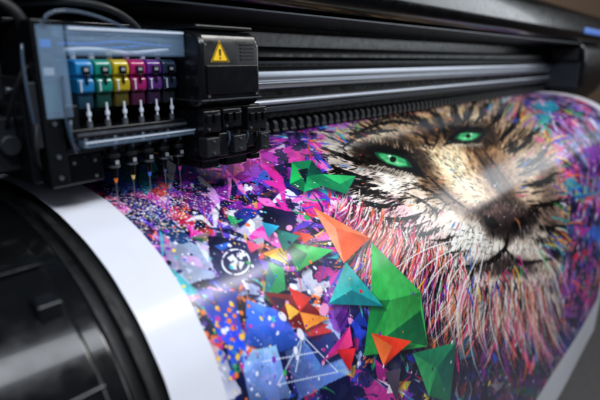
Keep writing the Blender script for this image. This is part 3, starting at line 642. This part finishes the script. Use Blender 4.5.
for y,z in ((3.8,.8),(4.1,.8),(3.8,.3),(4.2,.3)): screw((1.385,y,z),(1.365,y,z),.026,fro)
mb=MB(); mb.box(1.22,1.38,3.75,4.4,.25,.62); mb.box(1.18,1.40,3.9,4.5,.72,.98); mb.cyl((1.30,3.74,.44),(1.30,3.66,.44),.07); mb.obj('motor_block',M_dark,fro,bevel=.012)
MB().box(1.40,1.455,3.52,3.59,.42,.86).obj('bracket',M_gun,fro,bevel=.008)
MB().box(1.62,1.90,3.60,3.618,.12,.31).obj('cover_plate',M_gloss,fro,bevel=.006)
# hoses
for a,(p0,p1,p2,p3) in enumerate([((1.5,3.7,1.2),(1.45,3.6,1.45),(1.1,3.9,1.5),(.6,4.4,1.3)),((1.55,3.8,1.2),(1.5,3.65,1.40),(1.2,3.8,1.38),(.5,4.4,1.1)),((1.44,3.56,.95),(1.38,3.5,1.0),(1.30,3.6,.7),(1.32,3.8,.5)),((1.45,3.55,.62),(1.38,3.48,.5),(1.37,3.5,.3),(1.46,3.6,.25)),((2.5,3.9,1.25),(2.2,3.8,1.5),(1.8,4.0,1.48),(1.1,4.5,1.25)),((1.42,3.56,1.1),(1.36,3.5,.9),(1.42,3.5,.5),(1.44,3.6,.35)),((1.62,3.44,.6),(1.58,3.40,.5),(1.60,3.42,.42),(1.68,3.5,.38)),((1.60,3.44,.9),(1.56,3.40,.7),(1.57,3.42,.5),(1.66,3.5,.36)),((1.52,3.44,1.22),(1.5,3.38,1.36),(1.9,3.5,1.34),(2.3,3.7,1.22))]):
    pt=[]
    for k in range(21):
        t=k/20; pt.append(tuple((1-t)**3*p0[i]+3*(1-t)**2*t*p1[i]+3*(1-t)*t*t*p2[i]+t**3*p3[i] for i in range(3)))
    MB().tube(pt,[.04,.03,.012,.014,.03,.010,.010,.009,.012][a],12).obj('hose',[M_rub,M_rub,M_rub,M_rub,M_rub,M_smoke,M_smoke,M_smoke,M_smoke][a],ca_)
# nozzles
ncol=[(240,120,30),(230,200,120),(60,120,230),(70,90,120),(200,60,140)]
for k in range(5):
    x=1.98+k*.152
    nb=MB(); nb.cyl((x,3.57,.345),(x,3.57,.20),.042,n=20); nb.cyl((x,3.57,.20),(x,3.57,.11),.028,.018,n=16)
    no=nb.obj('nozzle',M_gloss,ca_)
    MB().cyl((x,3.57,.305),(x,3.57,.275),.050,n=20).obj('knurled_ring',M_dark,no,bevel=.004)
    MB().cyl((x,3.57,.215),(x,3.57,.198),.0445,n=20).obj('ferrule',M_screw,no)
    nc=MB(); nc.cyl((x,3.57,.11),(x,3.57,.075),.017,.010,n=14); nc.obj('collar',mat('collar_colour',ncol[k],.3,var=.1,coat=.5),no)
    nd=MB(); nd.cyl((x,3.57,.08),(x,3.57,-.125),.0065,.003,n=10); nd.obj('needle',M_screw,no)
    MB().box(x-.014,x+.014,3.520,3.529,.225,.255).obj('nozzle_window',M_lab,no)
    MB().cyl((x,3.535,.345),(x,3.535,.47),.014,n=10).obj('feed_tube',M_smoke,no)
# ---------------------------------------------------------------- ink cartridges
cc=[((40,160,235),'cyan blue'),((25,170,145),'teal green'),((240,210,30),'yellow'),((215,30,130),'magenta'),((120,50,160),'purple'),((50,66,92),'dark slate')]
for k,(col,nm) in enumerate(cc):
    x0=1.727+k*.143; w=.128 ; x1=x0+w; xm=(x0+x1)/2
    e=empty('ink_cartridge',(xm,3.7,.53),nm+' ink cartridge standing in the carriage tray','ink cartridge','ink cartridges in the carriage')
    mc=mat('ink_'+nm.replace(' ','_'),col,.08,var=.18,coat=1.0,trans=.3)
    md=mat('ink_deep_'+nm.replace(' ','_'),tuple(int(c_*.78) for c_ in col),.08,var=.35,coat=1.0,trans=.3)
    b=MB(); b.prof([(3.53,.885),(3.50,.90),(3.495,.94),(3.505,.985),(3.54,1.005),(4.0,1.005),(4.0,.885)],x0,x1); b.obj('body',mc,e,bevel=.014,seg=3)
    b=MB(); b.prof([(3.52,.765),(3.50,.785),(3.495,.82),(3.50,.865),(3.53,.883),(4.0,.883),(4.0,.765)],x0+.003,x1-.003); b.obj('ink_tank',md,e,bevel=.014,seg=3)
    b=MB(); b.prof([(3.54,.66),(3.53,.69),(3.53,.762),(4.0,.762),(4.0,.66)],x0+.008,x1-.008); b.obj('reservoir',mat('ink_reservoir',tuple(int(c_*.35+40) for c_ in col),.1,var=.2,trans=.7),e,bevel=.008)
    b=MB(); b.box(xm-.030,xm+.030,3.480,3.494,.90,.96); b.box(xm-.011,xm+.011,3.484,3.494,.83,.90); b.obj('clip',M_gloss,e,bevel=.005)
    b=MB(); b.box(xm-.015,xm+.015,3.476,3.4795,.925,.945); b.obj('clip_label',M_lab,e)
    b=MB(); b.box(x0+.016,x0+.023,3.486,3.4935,.785,.86); b.obj('sight_strip',M_white,e)
    b=MB(); b.cyl((xm,3.51,.70),(xm,3.51,.50),.008,n=10); b.cyl((xm,3.51,.64),(xm,3.51,.61),.016,n=10); b.obj('outlet_tube',M_white,e)
    b=MB(); b.cyl((xm,3.52,.575),(xm,3.52,.532),.022,n=14); b.obj('metal_fitting',M_screw,e)

# ---------------------------------------------------------------- surroundings
MB().flat([(-60,-60,-13),(120,-60,-13),(120,120,-13),(-60,120,-13)]).obj('floor',M_floor,kind='structure',closed=False)
MB().flat([(70,-60,-13),(70,90,-13),(70,90,25),(70,-60,25)]).obj('wall',M_wall,kind='structure',closed=False)
MB().flat([(-60,60,-13),(70,60,-13),(70,60,25),(-60,60,25)]).obj('wall',M_wall,kind='structure',closed=False)

# ---------------------------------------------------------------- light
w=bpy.data.worlds.new('World'); scn.world=w; w.use_nodes=True
w.node_tree.nodes['Background'].inputs[0].default_value=(.55,.65,.85,1); w.node_tree.nodes['Background'].inputs[1].default_value=.14
def area(name,loc,tgt,sx,sy,power,col):
    l=bpy.data.lights.new(name,'AREA'); l.shape='RECTANGLE'; l.size=sx*S; l.size_y=sy*S; l.energy=power; l.color=col
    o=bpy.data.objects.new(name,l); bpy.context.collection.objects.link(o)
    L=Vector((loc[0]*S,loc[1]*S,(loc[2]+ZO)*S)); T=Vector((tgt[0]*S,tgt[1]*S,(tgt[2]+ZO)*S)); o.location=L
    o.rotation_euler=(T-L).to_track_quat('-Z','Y').to_euler(); return o
area('ceiling_light',(5,-6,13),(7,3,-1),14,3.5,18,(.88,.93,1))
area('ceiling_light',(16,-8,14),(15,3,-2),10,3.5,26,(1,.97,.94))
area('ceiling_light',(-3,-2,7),(2.3,3.6,.5),3,1.6,4.4,(.8,.9,1))
area('rail_fill_light',(38,-14,8),(12,4,.5),22,12,28,(.88,.94,1))  # added lamp out of view, brightens the steel rails
area('ceiling_light',(40,30,22),(60,50,0),20,20,80,(1,.85,.7))
print('verts',n,NT,NX)
